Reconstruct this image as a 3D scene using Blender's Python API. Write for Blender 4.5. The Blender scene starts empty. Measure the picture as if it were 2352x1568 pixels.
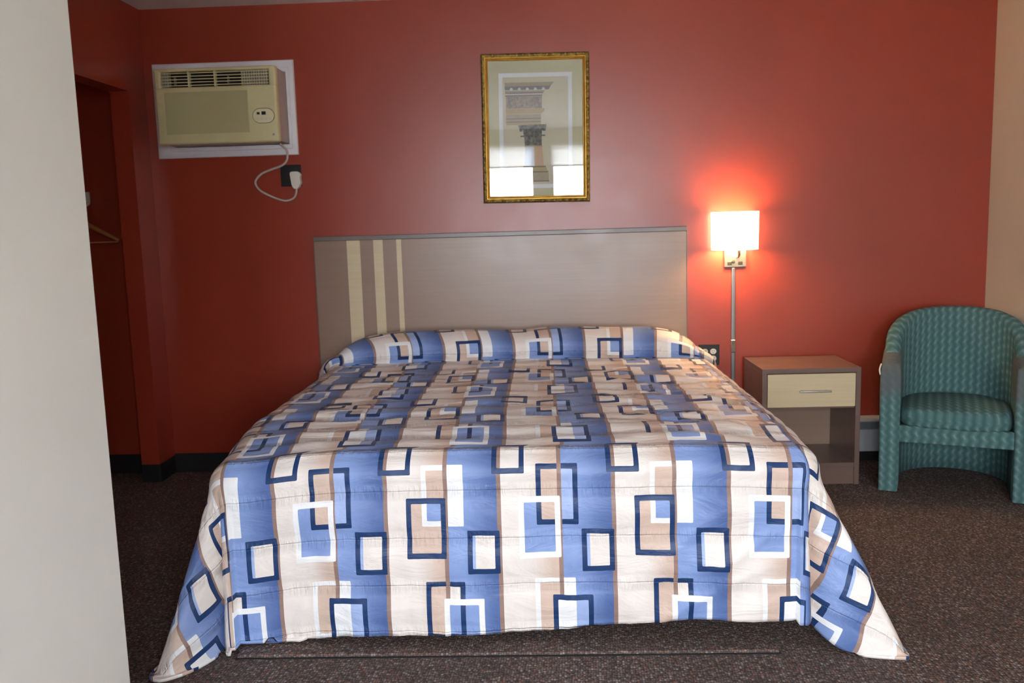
import bpy, bmesh, math, random
from mathutils import Vector, Matrix, noise as mnoise
PI = math.pi
random.seed(7)
sc = bpy.context.scene
COL = sc.collection

# ------------------------------------------------------------------ helpers
def lin(c):
    return tuple((x / 12.92 if x <= 0.04045 else ((x + 0.055) / 1.055) ** 2.4) for x in c)

class NT:
    """tiny node-tree writer"""
    def __init__(s, tree):
        s.t = tree
    def n(s, kind, **kw):
        nd = s.t.nodes.new(kind)
        for k, v in kw.items():
            setattr(nd, k, v)
        return nd
    def put(s, sock, v):
        if hasattr(v, 'is_output'):
            s.t.links.new(v, sock)
        elif v is not None:
            if sock.type == 'RGBA' and len(v) == 3:
                v = (*v, 1)
            sock.default_value = v
    def m(s, op, a, b=None, c=None, clamp=False):
        nd = s.n('ShaderNodeMath', operation=op, use_clamp=clamp)
        for i, v in enumerate((a, b, c)):
            if v is not None:
                s.put(nd.inputs[i], v)
        return nd.outputs[0]
    def v(s, op, a, b=None, c=None):
        nd = s.n('ShaderNodeVectorMath', operation=op)
        for i, x in enumerate((a, b, c)):
            if x is not None:
                s.put(nd.inputs[i], x)
        return nd.outputs[0]
    def mix(s, f, a, b, blend='MIX'):
        nd = s.n('ShaderNodeMix', data_type='RGBA', blend_type=blend)
        s.put(nd.inputs[0], f); s.put(nd.inputs[6], a); s.put(nd.inputs[7], b)
        return nd.outputs[2]
    def ss(s, x, lo, hi):
        nd = s.n('ShaderNodeMapRange', interpolation_type='SMOOTHSTEP')
        s.put(nd.inputs[0], x); nd.inputs[1].default_value = lo; nd.inputs[2].default_value = hi
        return nd.outputs[0]
    def noise(s, vec, scale, detail=3, rough=0.5, dist=0.0):
        nd = s.n('ShaderNodeTexNoise')
        if vec is not None:
            s.put(nd.inputs['Vector'], vec)
        nd.inputs['Scale'].default_value = scale; nd.inputs['Detail'].default_value = detail
        nd.inputs['Roughness'].default_value = rough; nd.inputs['Distortion'].default_value = dist
        return nd
    def bump(s, h, strength, dist=0.002, normal=None):
        nd = s.n('ShaderNodeBump')
        nd.inputs['Strength'].default_value = strength
        nd.inputs['Distance'].default_value = dist
        s.put(nd.inputs['Height'], h)
        if normal is not None:
            s.put(nd.inputs['Normal'], normal)
        return nd.outputs[0]

def newmat(name):
    m = bpy.data.materials.new(name)
    m.use_nodes = True
    t = m.node_tree
    t.nodes.clear()
    N = NT(t)
    out = N.n('ShaderNodeOutputMaterial')
    b = N.n('ShaderNodeBsdfPrincipled')
    t.links.new(b.outputs[0], out.inputs[0])
    return m, N, b, out

def mat(name, col, rough=0.5, metal=0.0, spec=0.5, var=0.0, vscale=8.0, bump=0.0, bscale=60.0, bdist=0.002, aniso=None, stretch=None):
    """plain procedural surface: colour with a soft noise variation and a fine bump"""
    m, N, b, out = newmat(name)
    c = lin(col)
    tc = N.n('ShaderNodeTexCoord').outputs['Object']
    vec = tc
    if stretch:
        mp = N.n('ShaderNodeMapping'); N.put(mp.inputs[0], tc); mp.inputs['Scale'].default_value = stretch
        vec = mp.outputs[0]
    if var > 0:
        nz = N.noise(vec, vscale, 4)
        f = N.ss(nz.outputs['Fac'], 0.25, 0.75)
        N.put(b.inputs['Base Color'], N.mix(f, tuple(x * (1 - var) for x in c), tuple(min(1, x * (1 + var)) for x in c)))
    else:
        b.inputs['Base Color'].default_value = (*c, 1)
    b.inputs['Roughness'].default_value = rough
    b.inputs['Metallic'].default_value = metal
    b.inputs['Specular IOR Level'].default_value = spec
    if bump > 0:
        nz = N.noise(vec, bscale, 3)
        N.put(b.inputs['Normal'], N.bump(nz.outputs['Fac'], bump, bdist))
    return m

def add_box(bm, x0, x1, y0, y1, z0, z1, bev=0.0, seg=2):
    r = bmesh.ops.create_cube(bm, size=1.0)
    vs = r['verts']
    for v in vs:
        v.co = Vector(((x0 + x1) / 2 + v.co.x * (x1 - x0), (y0 + y1) / 2 + v.co.y * (y1 - y0), (z0 + z1) / 2 + v.co.z * (z1 - z0)))
    if bev > 0:
        es = list({e for v in vs for e in v.link_edges})
        bmesh.ops.bevel(bm, geom=es, offset=bev, segments=seg, affect='EDGES', profile=0.5)

def box(x0, x1, y0, y1, z0, z1, bev=0.0, seg=2):
    bm = bmesh.new(); add_box(bm, x0, x1, y0, y1, z0, z1, bev, seg); return bm

def add_tube(bm, pts, r, n=10, cap=True, radii=None):
    pts = [Vector(p) for p in pts]
    rings = []
    up = None
    for i, p in enumerate(pts):
        a = pts[max(i - 1, 0)]; b = pts[min(i + 1, len(pts) - 1)]
        t = (b - a).normalized()
        if up is None:
            up = Vector((0, 0, 1)) if abs(t.z) < 0.9 else Vector((1, 0, 0))
        s = t.cross(up).normalized(); up = s.cross(t).normalized()
        rr = radii[i] if radii else r
        rings.append([bm.verts.new(p + (s * math.cos(2 * PI * k / n) + up * math.sin(2 * PI * k / n)) * rr) for k in range(n)])
    for a, b in zip(rings, rings[1:]):
        for k in range(n):
            bm.faces.new((a[k], a[(k + 1) % n], b[(k + 1) % n], b[k]))
    if cap:
        bm.faces.new(rings[0][::-1]); bm.faces.new(rings[-1])

def add_prism(bm, poly, y0, y1, axis='y'):
    """poly: list of 2D points; extruded along an axis ('y' -> points are x,z ; 'z' -> x,y ; 'x' -> y,z)"""
    def P(a, b, c):
        return (a, c, b) if axis == 'y' else ((a, b, c) if axis == 'z' else (c, a, b))
    A = [bm.verts.new(P(a, b, y0)) for a, b in poly]
    B = [bm.verts.new(P(a, b, y1)) for a, b in poly]
    n = len(poly)
    bm.faces.new(A); bm.faces.new(B[::-1])
    for i in range(n):
        bm.faces.new((A[i], B[i], B[(i + 1) % n], A[(i + 1) % n]))

def spline(pts, per=8):
    """Catmull-Rom through points"""
    P = [Vector(p) for p in pts]
    P = [2 * P[0] - P[1]] + P + [2 * P[-1] - P[-2]]
    out = []
    for i in range(1, len(P) - 2):
        for k in range(per):
            t = k / per
            a, b, c, d = P[i - 1], P[i], P[i + 1], P[i + 2]
            out.append(0.5 * ((2 * b) + (c - a) * t + (2 * a - 5 * b + 4 * c - d) * t * t + (3 * b - a - 3 * c + d) * t ** 3))
    out.append(P[-2])
    return out

def obj(name, bm, m, parent=None, smooth=False, label=None):
    bmesh.ops.recalc_face_normals(bm, faces=bm.faces[:])
    me = bpy.data.meshes.new(name)
    bm.to_mesh(me); bm.free()
    for x in (m if isinstance(m, (list, tuple)) else [m]):
        me.materials.append(x)
    if smooth:
        for p in me.polygons:
            p.use_smooth = True
    o = bpy.data.objects.new(name, me)
    COL.objects.link(o)
    if parent is not None:
        o.parent = parent
    if smooth == 'auto':
        me.set_sharp_from_angle(angle=math.radians(40))
    if label:
        o['label'] = label
    return o

def local(bm, loc):
    bmesh.ops.translate(bm, verts=bm.verts[:], vec=-Vector(loc)); return bm

def thing(name, label, cat, loc=(0, 0, 0), rotz=0.0, group=None):
    o = bpy.data.objects.new(name, None)
    o.empty_display_size = 0.1
    COL.objects.link(o)
    o.location = loc; o.rotation_euler = (0, 0, rotz)
    o['label'] = label; o['category'] = cat
    if group:
        o['group'] = group
    return o

def tag(o, label, cat, group=None):
    o['label'] = label; o['category'] = cat
    if group:
        o['group'] = group
    return o

def struct(name, bm, m, label, cat, smooth=False):
    o = obj(name, bm, m, None, smooth)
    o['kind'] = 'structure'; o['label'] = label; o['category'] = cat
    return o

# ------------------------------------------------------------------ materials
def wall_paint(name, col, rough, spec=0.5):
    m, N, b, out = newmat(name)
    tc = N.n('ShaderNodeTexCoord').outputs['Object']
    c = lin(col)
    n1 = N.noise(tc, 1.3, 4, 0.6)
    f = N.ss(n1.outputs['Fac'], 0.3, 0.7)
    N.put(b.inputs['Base Color'], N.mix(f, tuple(x * 0.96 for x in c), tuple(min(1, x * 1.04) for x in c)))
    n2 = N.noise(tc, 6.0, 5, 0.6)
    N.put(b.inputs['Roughness'], N.m('ADD', N.m('MULTIPLY', n2.outputs['Fac'], 0.10), rough - 0.05))
    n3 = N.noise(tc, 160.0, 2)
    n4 = N.noise(tc, 5.0, 3)
    b1 = N.bump(n3.outputs['Fac'], 0.10, 0.001)
    N.put(b.inputs['Normal'], N.bump(n4.outputs['Fac'], 0.10, 0.006, b1))
    b.inputs['Specular IOR Level'].default_value = spec
    return m

M = {}
M['red'] = wall_paint('red_paint', (0.615, 0.225, 0.138), 0.34, 0.75)
M['cream_wall'] = wall_paint('cream_paint', (0.86, 0.80, 0.70), 0.55)
M['grey_wall'] = wall_paint('pale_grey_paint', (0.86, 0.86, 0.83), 0.55)
M['ceiling'] = wall_paint('ceiling_paint', (0.90, 0.90, 0.90), 0.8)
M['base'] = mat('dark_rubber', (0.12, 0.12, 0.12), 0.55, var=0.15, bump=0.15)
M['white_trim'] = mat('white_trim', (0.93, 0.93, 0.95), 0.45, var=0.03, bump=0.05)
M['window_frame'] = mat('window_frame', (0.75, 0.75, 0.74), 0.5)
M['heater'] = mat('heater_enamel', (0.72, 0.73, 0.74), 0.4, var=0.04)
M['heater_dark'] = mat('heater_slot', (0.45, 0.47, 0.48), 0.5)
M['chrome'] = mat('chrome', (0.82, 0.81, 0.79), 0.16, metal=1.0)
M['nickel'] = mat('brushed_nickel', (0.72, 0.68, 0.60), 0.3, metal=1.0, bump=0.05, bscale=200, stretch=(1, 1, 0.05))
M['black_plastic'] = mat('black_plastic', (0.10, 0.10, 0.10), 0.45)
M['dark'] = mat('dark_gap', (0.045, 0.045, 0.05), 0.7)
M['white_plastic'] = mat('white_plastic', (0.90, 0.88, 0.83), 0.4)
M['cord'] = mat('cord_rubber', (0.78, 0.73, 0.68), 0.5)
M['ac_beige'] = mat('ac_beige', (0.86, 0.83, 0.635), 0.5, var=0.04, bump=0.06, bscale=300)
M['ac_light'] = mat('ac_control', (0.93, 0.90, 0.74), 0.45)
M['ac_sleeve'] = mat('ac_sleeve', (0.72, 0.67, 0.65), 0.55, var=0.05)
M['ac_grey'] = mat('ac_louver_grey', (0.64, 0.63, 0.56), 0.5)
M['wood_hanger'] = mat('hanger_wood', (0.70, 0.47, 0.26), 0.4, var=0.15, vscale=20)
M['bulb'] = None

def laminate(name, col, rough, direction='x', var=0.05):
    m, N, b, out = newmat(name)
    tc = N.n('ShaderNodeTexCoord').outputs['Object']
    mp = N.n('ShaderNodeMapping'); N.put(mp.inputs[0], tc)
    mp.inputs['Scale'].default_value = (1.2, 40, 40) if direction == 'x' else (40, 40, 1.2)
    n1 = N.noise(mp.outputs[0], 2.0, 6, 0.65, 0.4)
    c = lin(col)
    f = N.ss(n1.outputs['Fac'], 0.25, 0.75)
    N.put(b.inputs['Base Color'], N.mix(f, tuple(x * (1 - var) for x in c), tuple(min(1, x * (1 + var)) for x in c)))
    n2 = N.noise(tc, 3.0, 5, 0.6, 1.0)
    N.put(b.inputs['Roughness'], N.m('ADD', N.m('MULTIPLY', n2.outputs['Fac'], 0.22), rough - 0.11))
    N.put(b.inputs['Normal'], N.bump(n1.outputs['Fac'], 0.05, 0.001))
    b.inputs['Specular IOR Level'].default_value = 0.75
    return m
M['lam_grey'] = laminate('grey_oak_laminate', (0.58, 0.475, 0.40), 0.33)
M['lam_grey_edge'] = laminate('grey_oak_edge', (0.45, 0.41, 0.38), 0.35)
M['lam_brown'] = laminate('brown_laminate', (0.45, 0.36, 0.32), 0.33)
M['maple'] = laminate('maple_laminate', (0.82, 0.75, 0.60), 0.4, var=0.05)

def carpet_mat():
    m, N, b, out = newmat('loop_carpet')
    tc = N.n('ShaderNodeTexCoord').outputs['Object']
    mp = N.n('ShaderNodeMapping'); N.put(mp.inputs[0], tc)
    mp.inputs['Rotation'].default_value = (0, 0, math.radians(4))
    mp.inputs['Scale'].default_value = (1.0, 0.72, 1.0)
    vo = N.n('ShaderNodeTexVoronoi'); N.put(vo.inputs['Vector'], mp.outputs[0])
    vo.inputs['Scale'].default_value = 125; vo.inputs['Randomness'].default_value = 0.55
    sep = N.n('ShaderNodeSeparateColor'); N.put(sep.inputs[0], vo.outputs['Color'])
    ramp = N.n('ShaderNodeValToRGB'); N.put(ramp.inputs[0], sep.outputs[0])
    ramp.color_ramp.interpolation = 'CONSTANT'
    els = ramp.color_ramp.elements
    cols = [(0.0, (0.43, 0.365, 0.34)), (0.34, (0.50, 0.44, 0.42)), (0.66, (0.59, 0.545, 0.53)), (0.80, (0.55, 0.41, 0.36)), (0.90, (0.45, 0.385, 0.36))]
    while len(els) < len(cols):
        els.new(0.5)
    for e, (p, c) in zip(els, cols):
        e.position = p; e.color = (*lin(c), 1)
    nz = N.noise(tc, 1.6, 4, 0.6)
    shade = N.mix(N.ss(nz.outputs['Fac'], 0.3, 0.7), (0.86, 0.84, 0.82), (1.06, 1.04, 1.03))
    # darkness between the loops
    gap = N.ss(vo.outputs['Distance'], 0.2, 0.75)
    c = N.mix(1.0, ramp.outputs[0], shade, 'MULTIPLY')
    c = N.mix(N.m('MULTIPLY', gap, 0.85), c, (0.05, 0.042, 0.039))
    N.put(b.inputs['Base Color'], c)
    b.inputs['Roughness'].default_value = 0.95
    b.inputs['Specular IOR Level'].default_value = 0.1
    inv = N.m('SUBTRACT', 1.0, vo.outputs['Distance'])
    N.put(b.inputs['Normal'], N.bump(inv, 0.7, 0.004))
    return m
M['carpet'] = carpet_mat()

def glass_mat(name, ior=1.5):
    m, N, b, out = newmat(name)
    m.node_tree.nodes.remove(b)
    tr = N.n('ShaderNodeBsdfTransparent'); gl = N.n('ShaderNodeBsdfGlossy')
    gl.inputs['Roughness'].default_value = 0.0
    fr = N.n('ShaderNodeFresnel'); fr.inputs['IOR'].default_value = ior
    mx = N.n('ShaderNodeMixShader')
    N.put(mx.inputs[0], fr.outputs[0]); N.put(mx.inputs[1], tr.outputs[0]); N.put(mx.inputs[2], gl.outputs[0])
    N.put(out.inputs[0], mx.outputs[0])
    return m
M['window_glass'] = glass_mat('window_glass', 1.45)
M['picture_glass'] = glass_mat('picture_glass', 1.75)

def blind_mat():
    m, N, b, out = newmat('blind_fabric')
    m.node_tree.nodes.remove(b)
    d = N.n('ShaderNodeBsdfDiffuse'); d.inputs[0].default_value = (0.8, 0.8, 0.8, 1)
    t = N.n('ShaderNodeBsdfTranslucent'); t.inputs[0].default_value = (0.95, 0.95, 0.95, 1)
    mx = N.n('ShaderNodeMixShader'); mx.inputs[0].default_value = 0.82
    N.put(mx.inputs[1], d.outputs[0]); N.put(mx.inputs[2], t.outputs[0]); N.put(out.inputs[0], mx.outputs[0])
    return m
M['blind'] = blind_mat()

def emit_mat(name, col, s):
    m, N, b, out = newmat(name)
    b.inputs['Base Color'].default_value = (*col, 1)
    b.inputs['Emission Color'].default_value = (*col, 1)
    b.inputs['Emission Strength'].default_value = s
    b.inputs['Roughness'].default_value = 0.8
    return m
M['shade'] = emit_mat('lit_lamp_shade', (1.0, 0.82, 0.56), 6.0)
M['bulb'] = emit_mat('lit_bulb', (1.0, 0.80, 0.55), 20.0)

# --- bedspread print -------------------------------------------------------
def spread_mat():
    m, N, b, out = newmat('printed_bedspread')
    # group: one rounded rectangle of the repeat -> outer and inner mask
    g = bpy.data.node_groups.new('print_rectangle', 'ShaderNodeTree')
    for nm, st in (('UV', 'NodeSocketVector'), ('Centre', 'NodeSocketVector'), ('Half', 'NodeSocketVector'), ('Bar', 'NodeSocketFloat')):
        g.interface.new_socket(nm, in_out='INPUT', socket_type=st)
    for nm in ('Frame', 'Inner', 'Outer'):
        g.interface.new_socket(nm, in_out='OUTPUT', socket_type='NodeSocketFloat')
    G = NT(g)
    gi = G.n('NodeGroupInput'); go = G.n('NodeGroupOutput')
    d = G.v('SUBTRACT', gi.outputs[0], gi.outputs[1])
    w = G.v('WRAP', d, (260.0, 272.5, 1.0), (-260.0, -272.5, -1.0))
    a = G.v('ABSOLUTE', w)
    q = G.v('SUBTRACT', a, gi.outputs[2])
    sp = G.n('ShaderNodeSeparateXYZ'); G.put(sp.inputs[0], q)
    sd = G.m('SMOOTH_MAX', sp.outputs[0], sp.outputs[1], 5.0)
    outer = G.m('LESS_THAN', sd, 0.0)
    # bars: upright bars a little slimmer than the cross bars
    qx = G.m('ADD', sp.outputs[0], gi.outputs[3])
    qy = G.m('ADD', sp.outputs[1], G.m('MULTIPLY', gi.outputs[3], 1.12))
    inner = G.m('LESS_THAN', G.m('SMOOTH_MAX', qx, qy, 4.0), 0.0)
    G.put(go.inputs[0], G.m('SUBTRACT', outer, inner)); G.put(go.inputs[1], inner); G.put(go.inputs[2], outer)

    uv = N.n('ShaderNodeUVMap'); uv.uv_map = 'UVMap'
    # tiny waviness of the print edges
    UV = N.v('MULTIPLY', uv.outputs[0], (1000.0, 1000.0, 0.0))
    sp = N.n('ShaderNodeSeparateXYZ'); N.put(sp.inputs[0], UV)
    u, v = sp.outputs[0], sp.outputs[1]

    def rect(u0, u1, v0, v1, bar=11.5):
        nd = N.n('ShaderNodeGroup', node_tree=g)
        N.put(nd.inputs[0], UV)
        nd.inputs[1].default_value = ((u0 + u1) / 2, (v0 + v1) / 2, 0)
        nd.inputs[2].default_value = ((u1 - u0) / 2, (v1 - v0) / 2, 0)
        nd.inputs[3].default_value = bar
        return nd.outputs[0], nd.outputs[1], nd.outputs[2]

    WHITE = lin((0.945, 0.945, 0.945)); CREAM = lin((0.925, 0.89, 0.86)); TAN = lin((0.835, 0.735, 0.67))
    BROWN = lin((0.60, 0.49, 0.445)); LBLUE = lin((0.64, 0.72, 0.89)); MBLUE = lin((0.53, 0.625, 0.825)); DBLUE = lin((0.325, 0.42, 0.635)); NAVY = lin((0.10, 0.225, 0.41))
    ua = N.m('WRAP', u, 260.0, 0.0)                    # 0..260 inside one stripe pair
    us = N.m('WRAP', u, 130.0, -130.0)                 # signed distance to the brown line A
    left = N.m('LESS_THAN', us, 0.0)
    # stripes
    blue = N.mix(N.ss(ua, 25.0, 122.0), MBLUE, DBLUE)
    crm = N.mix(N.ss(ua, 180.0, 255.0), CREAM, TAN)
    col = N.mix(N.m('GREATER_THAN', ua, 122.0), blue, crm)
    lineB = N.m('LESS_THAN', N.m('ABSOLUTE', N.m('SUBTRACT', ua, 122.0)), 4.8)
    lineA = N.m('LESS_THAN', N.m('ABSOLUTE', us), 4.8)
    col = N.mix(lineB, col, BROWN)
    # first rectangles
    W1 = rect(-55, 41, 0, 144); N3 = rect(260 - 53, 260 + 42, 1, 144)
    N6 = rect(-50, 40, 275, 415); W3 = rect(260 - 61, 260 + 32, 272, 416)
    W2 = rect(260 - 94, 260 + 1, 77, 222, 12.5); N1 = rect(-91, 0, 78, 219)
    W4 = rect(-9, 83, 315, 458, 12.5); N5 = rect(260 - 21, 260 + 71, 313, 456)
    n4a = rect(48, 122, 154, 256); n4b = rect(308, 382, 154, 256)
    n2a = rect(107, 181, 466, 568); n2b = rect(367, 441, 466, 568)
    anyin = N.m('MAXIMUM', N.m('MAXIMUM', W1[1], N3[1]), N.m('MAXIMUM', N6[1], W3[1]))
    right = N.m('SUBTRACT', 1.0, left)
    col = N.mix(N.m('MULTIPLY', anyin, left), col, TAN)
    col = N.mix(N.m('MULTIPLY', N3[1], right), col, LBLUE)
    col = N.mix(N.m('MULTIPLY', N6[1], right), col, CREAM)
    col = N.mix(N.m('MULTIPLY', N.m('MAXIMUM', W1[2], W3[2]), right), col, WHITE)
    col = N.mix(N.m('MAXIMUM', W1[0], W3[0]), col, WHITE)
    col = N.mix(N.m('MAXIMUM', N3[0], N6[0]), col, NAVY)
    col = N.mix(lineA, col, BROWN)
    # second rectangles
    col = N.mix(N1[1], col, TAN)
    col = N.mix(N.m('MULTIPLY', N1[1], W1[1]), col, MBLUE)
    col = N.mix(N.m('MULTIPLY', N1[1], W1[0]), col, WHITE)
    col = N.mix(N1[0], col, NAVY)
    col = N.mix(W2[1], col, MBLUE)
    col = N.mix(N.m('MULTIPLY', W2[1], N3[1]), col, TAN)
    col = N.mix(N.m('MULTIPLY', W2[1], N3[0]), col, NAVY)
    col = N.mix(W2[0], col, WHITE)
    col = N.mix(W4[1], col, MBLUE)
    col = N.mix(N.m('MULTIPLY', W4[1], N6[0]), col, NAVY)
    col = N.mix(W4[0], col, WHITE)
    col = N.mix(N5[1], col, N.mix(N.m('LESS_THAN', us, 32.0), LBLUE, WHITE))
    col = N.mix(N5[0], col, NAVY)
    # small squares
    sm_in = N.m('MAXIMUM', n4a[1], n4b[1])
    col = N.mix(N.m('MULTIPLY', sm_in, N.m('GREATER_THAN', ua, 66.5)), col, CREAM)
    col = N.mix(N.m('MULTIPLY', sm_in, N.m('LESS_THAN', ua, 66.5)), col, LBLUE)
    col = N.mix(N.m('MAXIMUM', N.m('MAXIMUM', n4a[0], n4b[0]), N.m('MAXIMUM', n2a[0], n2b[0])), col, NAVY)
    N.put(b.inputs['Base Color'], col)
    b.inputs['Roughness'].default_value = 0.52
    b.inputs['Specular IOR Level'].default_value = 0.5
    b.inputs['Sheen Weight'].default_value = 0.08; b.inputs['Sheen Roughness'].default_value = 0.4
    # quilting stitch lines and pucker
    sv = N.m('ABSOLUTE', N.m('WRAP', N.m('ADD', v, 50.0), 56.0, -56.0))
    seam = N.m('SUBTRACT', 1.0, N.ss(sv, 0.0, 2.6))
    tw = N.n('ShaderNodeMapping'); N.put(tw.inputs[0], UV); tw.inputs['Scale'].default_value = (0.09, 0.012, 1)
    puck = N.noise(tw.outputs[0], 1.0, 3, 0.6)
    near = N.m('SUBTRACT', 1.0, N.ss(sv, 0.0, 22.0))
    wv = N.n('ShaderNodeMapping'); N.put(wv.inputs[0], UV); wv.inputs['Scale'].default_value = (0.006, 0.012, 1); wv.inputs['Rotation'].default_value = (0, 0, 0.5)
    wr = N.noise(wv.outputs[0], 1.0, 5, 0.55, 0.8)
    h = N.m('ADD', N.m('MULTIPLY', N.m('MULTIPLY', puck.outputs['Fac'], near), 0.8), N.m('MULTIPLY', wr.outputs['Fac'], 0.9))
    h = N.m('SUBTRACT', h, N.m('MULTIPLY', seam, 0.16))
    N.put(b.inputs['Normal'], N.bump(h, 0.95, 0.014))
    return m
M['spread'] = spread_mat()

def chair_fabric(name, wear):
    m, N, b, out = newmat(name)
    uv = N.n('ShaderNodeUVMap'); uv.uv_map = 'UVMap'
    sp = N.n('ShaderNodeSeparateXYZ'); N.put(sp.inputs[0], uv.outputs[0])
    u, v = sp.outputs[0], sp.outputs[1]
    zig = N.m('MULTIPLY', N.m('SINE', N.m('MULTIPLY', v, 2 * PI / 0.042)), 0.11)
    tri = N.m('SINE', N.m('ADD', N.m('MULTIPLY', u, 2 * PI / 0.041), N.m('MULTIPLY', zig, 6.0)))
    line = N.ss(tri, 0.35, 1.0)
    mod = N.ss(N.m('SINE', N.m('ADD', N.m('MULTIPLY', v, 2 * PI / 0.042), 0.9)), -0.9, 0.9)
    fac = N.m('MULTIPLY', line, N.m('ADD', N.m('MULTIPLY', mod, 0.75), 0.2))
    A = lin((0.335, 0.475, 0.47)); B = lin((0.465, 0.575, 0.565)); D = lin((0.285, 0.415, 0.415))
    nz = N.noise(None, 3.0, 4)
    base = N.mix(N.ss(tri, -1.0, 0.2), D, A)
    c = N.mix(fac, base, B)
    tc = N.n('ShaderNodeTexCoord').outputs['Object']
    wn = N.noise(tc, 5.0, 5, 0.6)
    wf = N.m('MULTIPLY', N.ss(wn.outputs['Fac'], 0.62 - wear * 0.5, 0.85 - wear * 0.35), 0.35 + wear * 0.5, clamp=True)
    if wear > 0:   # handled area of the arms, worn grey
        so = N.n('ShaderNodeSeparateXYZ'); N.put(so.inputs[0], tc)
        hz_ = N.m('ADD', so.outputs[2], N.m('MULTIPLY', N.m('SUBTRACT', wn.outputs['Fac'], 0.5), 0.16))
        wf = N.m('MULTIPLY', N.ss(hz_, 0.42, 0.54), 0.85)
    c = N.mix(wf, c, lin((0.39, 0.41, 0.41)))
    N.put(b.inputs['Base Color'], c)
    b.inputs['Roughness'].default_value = 0.9
    b.inputs['Specular IOR Level'].default_value = 0.2
    fine = N.noise(tc, 500.0, 2)
    h = N.m('ADD', N.m('MULTIPLY', line, 0.8), N.m('MULTIPLY', fine.outputs['Fac'], 0.5))
    N.put(b.inputs['Normal'], N.bump(h, 0.3, 0.002))
    return m
M['chair'] = chair_fabric('teal_wave_fabric', 0.0)
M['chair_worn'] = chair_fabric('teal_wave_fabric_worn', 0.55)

# ------------------------------------------------------------------ camera (fitted to the photograph)
CX, CY, CZ, YAW, PITCH, ROLL, FPX = 0.2419, -4.8276, 1.3527, -0.0388, 0.1326, -0.0291, 2011.1
cy, sy, cp, sp_, cr, sr = math.cos(YAW), math.sin(YAW), math.cos(PITCH), math.sin(PITCH), math.cos(ROLL), math.sin(ROLL)
fwd = Vector((sy * cp, cy * cp, -sp_)); rgt = Vector((cy, -sy, 0)); upv = rgt.cross(fwd)
r2 = cr * rgt + sr * upv; u2 = -sr * rgt + cr * upv
cam_d = bpy.data.cameras.new('camera'); cam = bpy.data.objects.new('camera', cam_d); COL.objects.link(cam)
cam_d.sensor_width = 36.0; cam_d.sensor_fit = 'HORIZONTAL'; cam_d.lens = FPX / 2352 * 36.0
cam_d.clip_start = 0.02; cam_d.clip_end = 200
mw = Matrix((r2, u2, -fwd)).transposed().to_4x4(); mw.translation = Vector((CX, CY, CZ))
cam.matrix_world = mw
cam_d.dof.use_dof = True; cam_d.dof.focus_distance = 2.75; cam_d.dof.aperture_fstop = 5.0
sc.camera = cam

# ------------------------------------------------------------------ the room
XL, XR, ZC, YF = -1.90, 2.63, 2.554, -6.6
XP, YP = -0.715, -3.0          # corner of the pale partition beside the camera
WIN = [(-0.66, 0.17), (0.35, 1.60)]; WZ0, WZ1 = 0.78, 2.36

struct('floor', box(-2.75, XR + 0.1, YF - 0.12, 0.1, -0.1, 0.0), M['carpet'], 'brown and grey flecked loop carpet floor', 'floor')
struct('ceiling', box(-2.75, XR + 0.1, YF - 0.12, 0.1, ZC, ZC + 0.1), M['ceiling'], 'pale grey ceiling', 'ceiling')
struct('wall_back', box(-2.75, XR + 0.1, 0.0, 0.1, 0.0, ZC), M['red'], 'glossy red wall behind the bed', 'wall')
struct('wall_right', box(XR, XR + 0.1, YF, 0.0, 0.0, ZC), M['cream_wall'], 'cream wall right of the armchair', 'wall')
bm = bmesh.new()
add_box(bm, XL - 0.1, XL, -0.205, 0.0, 0.0, ZC)
add_box(bm, XL - 0.1, XL, YP, -0.205, 2.10, ZC)
add_box(bm, XL - 0.1, XL, YP, -2.2, 0.0, 2.10)
struct('wall_left', bm, M['red'], 'red wall with open closet at left', 'wall')
bm = bmesh.new()
add_box(bm, -2.75, -2.65, YP, 0.0, 0.0, ZC)
add_box(bm, -2.65, XL - 0.1, -2.3, -2.2, 0.0, ZC)
struct('wall_closet', bm, M['red'], 'dark red inner wall of the closet', 'wall')
bm = bmesh.new()
add_box(bm, XP - 0.1, XP, YF, YP, 0.0, ZC)
add_box(bm, -2.75, XP - 0.1, YP - 0.1, YP, 0.0, ZC)
struct('wall_partition', bm, M['grey_wall'], 'pale grey partition wall at the left edge', 'wall')
bm = bmesh.new()
xs = [XP] + [x for w in WIN for x in w] + [XR]
add_box(bm, XP, XR, YF - 0.12, YF, 0.0, WZ0); add_box(bm, XP, XR, YF - 0.12, YF, WZ1, ZC)
for i in range(0, len(xs), 2):
    if xs[i + 1] - xs[i] > 0.01:
        add_box(bm, xs[i], xs[i + 1], YF - 0.12, YF, WZ0, WZ1)
struct('wall_front', bm, M['cream_wall'], 'cream window wall behind the viewer', 'wall')
struct('exterior_ground', box(-30, 30, -45, YF - 0.13, -0.25, -0.15), mat('concrete', (0.62, 0.61, 0.59), 0.9, var=0.1), 'concrete lot outside the windows', 'ground')

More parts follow.
